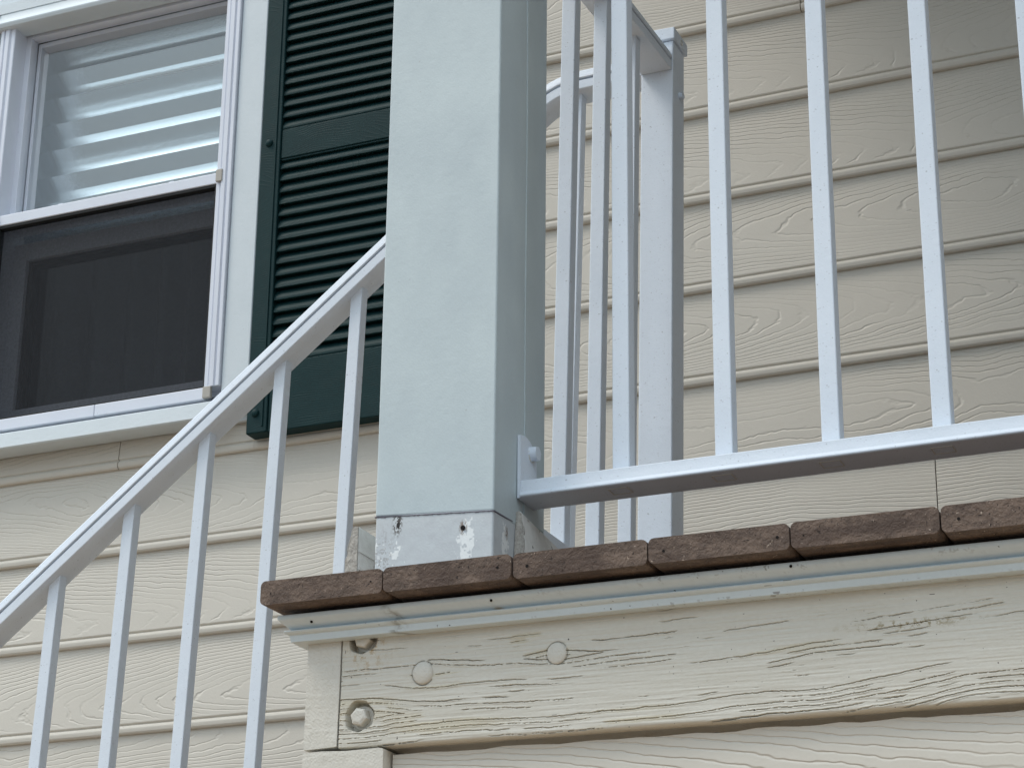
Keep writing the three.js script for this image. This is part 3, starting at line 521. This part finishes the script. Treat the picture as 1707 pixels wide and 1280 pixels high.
{
  const t = thing('front_railing', 'white metal railing along the deck edge bolted to the porch post', 'railing', [0.212, 0.1, -0.197]);
  const X = -0.212, Y = -0.1, Z = 0.197;
  const rb = mesh('bottom_rail', prism([[0.1165, -0.1716], [0.1165, -0.2185], [0.1172, -0.22], [0.1352, -0.22], [0.1366, -0.2186], [0.1366, -0.1752], [0.1355, -0.174], [0.128, -0.1737], [0.1232, -0.1728], [0.1205, -0.1708], [0.119, -0.1696], [0.1178, -0.1697], [0.117, -0.1704]].map(([y, z]) => [y + Y, z + Z]), 'x', 0.2175 + X, 2.03 + X, 0.35), M.metal, t);
  mesh('top_rail', sweepXY(railProfile(0.048), [[0.2175 + X, 1.02 + Y], [2.03 + X, 1.02 + Y]], 0), M.metal, t);
  for (let k = 0; k < 14; k++) {
    const x = 0.3262 + k * 0.11615;
    baluster(t, x + X - 0.0015, -0.0165 + 0.0065 + 0.0005, 0.132 + Y, 1.03 + Y, 0.0085);
    if (k < 5) { const f = mesh('baluster_socket', mergeGeometries([rbox(-0.0115, 0.0115, -0.0006, 0.0006, 0.0088, 0.0102, 0.0003), rbox(-0.0115, 0.0115, -0.0006, 0.0006, -0.0102, -0.0088, 0.0003), rbox(-0.0115, -0.0101, -0.0006, 0.0006, -0.0087, 0.0087, 0.0003), rbox(0.0101, 0.0115, -0.0006, 0.0006, -0.0087, 0.0087, 0.0003)]), M.metalDull, t); f.position.set(x + X, 0.1162 + Y, 0.006); }
  }
  // end plate with its bolt
  const pl = []; pl.push([0.1165, -0.2225], [0.1165, -0.1728], [0.189, -0.1728]); for (let i = 0; i <= 8; i++) { const a = i / 8 * Math.PI / 2; pl.push([0.168 + 0.0235 * Math.cos(a), -0.186 - 0.033 * Math.sin(a)]); } pl.push([0.136, -0.219]);
  const br = mesh('end_plate', prism(pl.map(([y, z]) => [y + Y, z + Z]), 'x', 0.2138 + X, 0.2174 + X, 0.5), M.metal, t);
  const bo = mesh('bolt', hexHead(0.0092, 0.0085).rotateZ(-Math.PI / 2), M.metal, br); bo.position.set(0.2215 + X, 0.176 + Y, -0.2035 + Z); bo.rotation.x = 0.25;
  const wa = mesh('washer', boxUV(new THREE.CylinderGeometry(0.0085, 0.0085, 0.0012, 18).rotateZ(Math.PI / 2)), M.metalDull, br); wa.position.set(0.2177 + X, 0.1745 + Y, -0.2035 + Z);
}
// newel post at the head of the stairs
const NL = 0.0248, NW = 0.0508;
{
  const t = thing('newel_post', 'slim white metal newel post with a flat cap at the stair head', 'post', [0.1088 + NW / 2, 0, -0.8275 - NW / 2]);
  t.rotation.z = -NL;
  mesh('tube', rbox(-NW / 2, NW / 2, 0, 1.042, -NW / 2, NW / 2, 0.0022), M.metal, t);
  const c = mesh('cap', rbox(-NW / 2 - 0.0035, NW / 2 + 0.0035, 1.0425, 1.0625, -NW / 2 - 0.006, NW / 2 + 0.005, 0.0018), M.metal, t);
  mesh('plug', boxUV(new THREE.TorusGeometry(0.0038, 0.0011, 8, 18).rotateY(Math.PI / 2)), M.metalDull, c).position.set(NW / 2 + 0.0036, 1.0515, -0.002);
  const b = mesh('bolt', hexHead(0.0062, 0.0065).rotateZ(-Math.PI / 2), M.metal, t); b.position.set(NW / 2 + 0.003, 0.962, -0.004); b.rotation.x = 0.2;
}
// side railing between the thick post and the newel
{
  const t = thing('side_railing', 'white metal side railing running from the thick post back to the newel', 'railing', [0.134, 0.1, -0.2526]);
  const tilt = (y) => 0.0;
  const bars = [[-0.362], [-0.479], [-0.596], [-0.713]];
  for (const [z] of bars) baluster(t, 0.1226 + BAL / 2 - 0.134 + 0.13 * NL, z - BAL / 2 + 0.2526, 0.03, 0.9, NL);
  // bottom and top rails, swept along z
  const br = mesh('bottom_rail', rbox(-0.0235, 0.0235, 0.0165, 0.0385, -0.5745, -0.001, 0.0015), M.metal, t); br.position.set(0.007, 0.006, 0); br.rotation.y = -0.006;
  const pr = railProfile(0.049).map(([u, v]) => [u, v]);
  const tr = mesh('top_rail', prism(pr, 'z', -0.5742, -0.002, 0.5), M.metal, t); tr.position.set(0.0085 + 0.0, 0.892, 0); tr.rotation.set(0, -0.027, -0.012);
}
// stair railing
{
  const t = thing('stair_railing', 'white metal stair handrail with slim balusters climbing past the window', 'railing', [-0.88, -0.6, -0.855]);
  const X = 0.88, Y = 0.6, Z = 0.855, sl = 0.787, kx = -0.004, ky = 0.9925;
  const path = []; const x0 = -1.75; path.push([x0, ky + (x0 - kx) * sl]);
  const L = 0.035, N = 10; for (let i = 0; i <= N; i++) { const u = i / N, ax = kx - L, ay = ky - L * sl, cx = kx + L, cy = ky; path.push([(1 - u) ** 2 * ax + 2 * u * (1 - u) * kx + u * u * cx, (1 - u) ** 2 * ay + 2 * u * (1 - u) * ky + u * u * cy]); }
  path.push([0.1325, ky + 0.002]);
  mesh('handrail', sweepXY(railProfile(0.049), path.map(([x, y]) => [x + X, y + Y]), 0, 0.45), M.metal, t);
  for (let k = -4; k <= 7; k++) {
    const xb = -0.8805 + k * 0.1256 + BAL / 2 - (k === 7 ? 0.019 : 0), xt = xb + 0.032 * (ky + (xb - kx) * sl), yt = Math.min(ky, ky + (xt - kx) * sl) + 0.012, y0 = Math.min(0.15, yt - 0.88);
    baluster(t, xb + 0.032 * y0 + X, -0.0005, y0 + Y, yt + Y, 0.032);
  }
  const lo = [[x0, ky + (x0 - kx) * sl - 0.885], [0.0, ky - 0.885], [0.12, ky - 0.885]];
  mesh('lower_rail', sweepXY([[-0.022, -0.01], [0.022, -0.01], [0.022, 0.012], [-0.022, 0.012]], lo.map(([x, y]) => [x + X, y + Y]), 0, 0.4), M.metal, t);
}
// stairs down along the wall
{
  const t = thing('porch_stairs', 'wooden stairs descending along the house wall from the deck', 'stairs', [-0.9, GY, -1.17]);
  const X = 0.9, Y = -GY, sl = 0.787;
  for (const z of [0.3, -0.31]) mesh('stringer', prism([[0.0 + X, -0.03 + Y], [-0.03 + X, -0.31 + Y], [-2.35 + X, 0.003], [-2.68 + X, 0.003]], 'z', z - 0.02, z + 0.02, 0.3), M.paint, t);
  for (let i = 0; i < 10; i++) { const x = -0.04 - i * 0.255, y = -0.03 - (i + 1) * 0.2; if (y + Y < 0.04) break; mesh('tread', rbox(x - 0.27 + X, x + X, y + Y, y + 0.025 + Y, -0.335, 0.335, 0.003), M.deck, t); }
}
// porch roof over the deck (out of frame, shades the wall beneath it)
{
  const t = thing('porch_roof', 'porch roof carried by the thick white post', 'roof', [0, 2.1, -0.6]);
  mesh('ceiling', rbox(-0.12, 2.24, 0.05, 0.075, -0.93, 1.2, 0.002), M.ceiling, t);
  mesh('roof_beam', rbox(-0.02, 2.24, -0.0, 0.0495, 0.34, 0.5, 0.003), M.trim, t);
  mesh('roof_deck', prism([[0.0755, -0.93], [0.0755, 1.25], [0.14, 1.25], [0.6, -0.93]], 'x', -0.2, 2.24, 0.3), M.roofing, t);
}

// added wall past the porch end, out of frame, to block light from that side
{
  const t = thing('added_shade_wall', 'unseen cream wall added past the porch end to shade it', 'wall', [2.25, GY, -0.7]);
  mesh('shade_wall_slab', rbox(0, 0.15, 0.003, 4.4, -0.83, 1.3, 0.003), M.paint, t);
}

// numbered names for repeats among top-level objects are not needed: each name is used once
renderer.render(scene, camera);
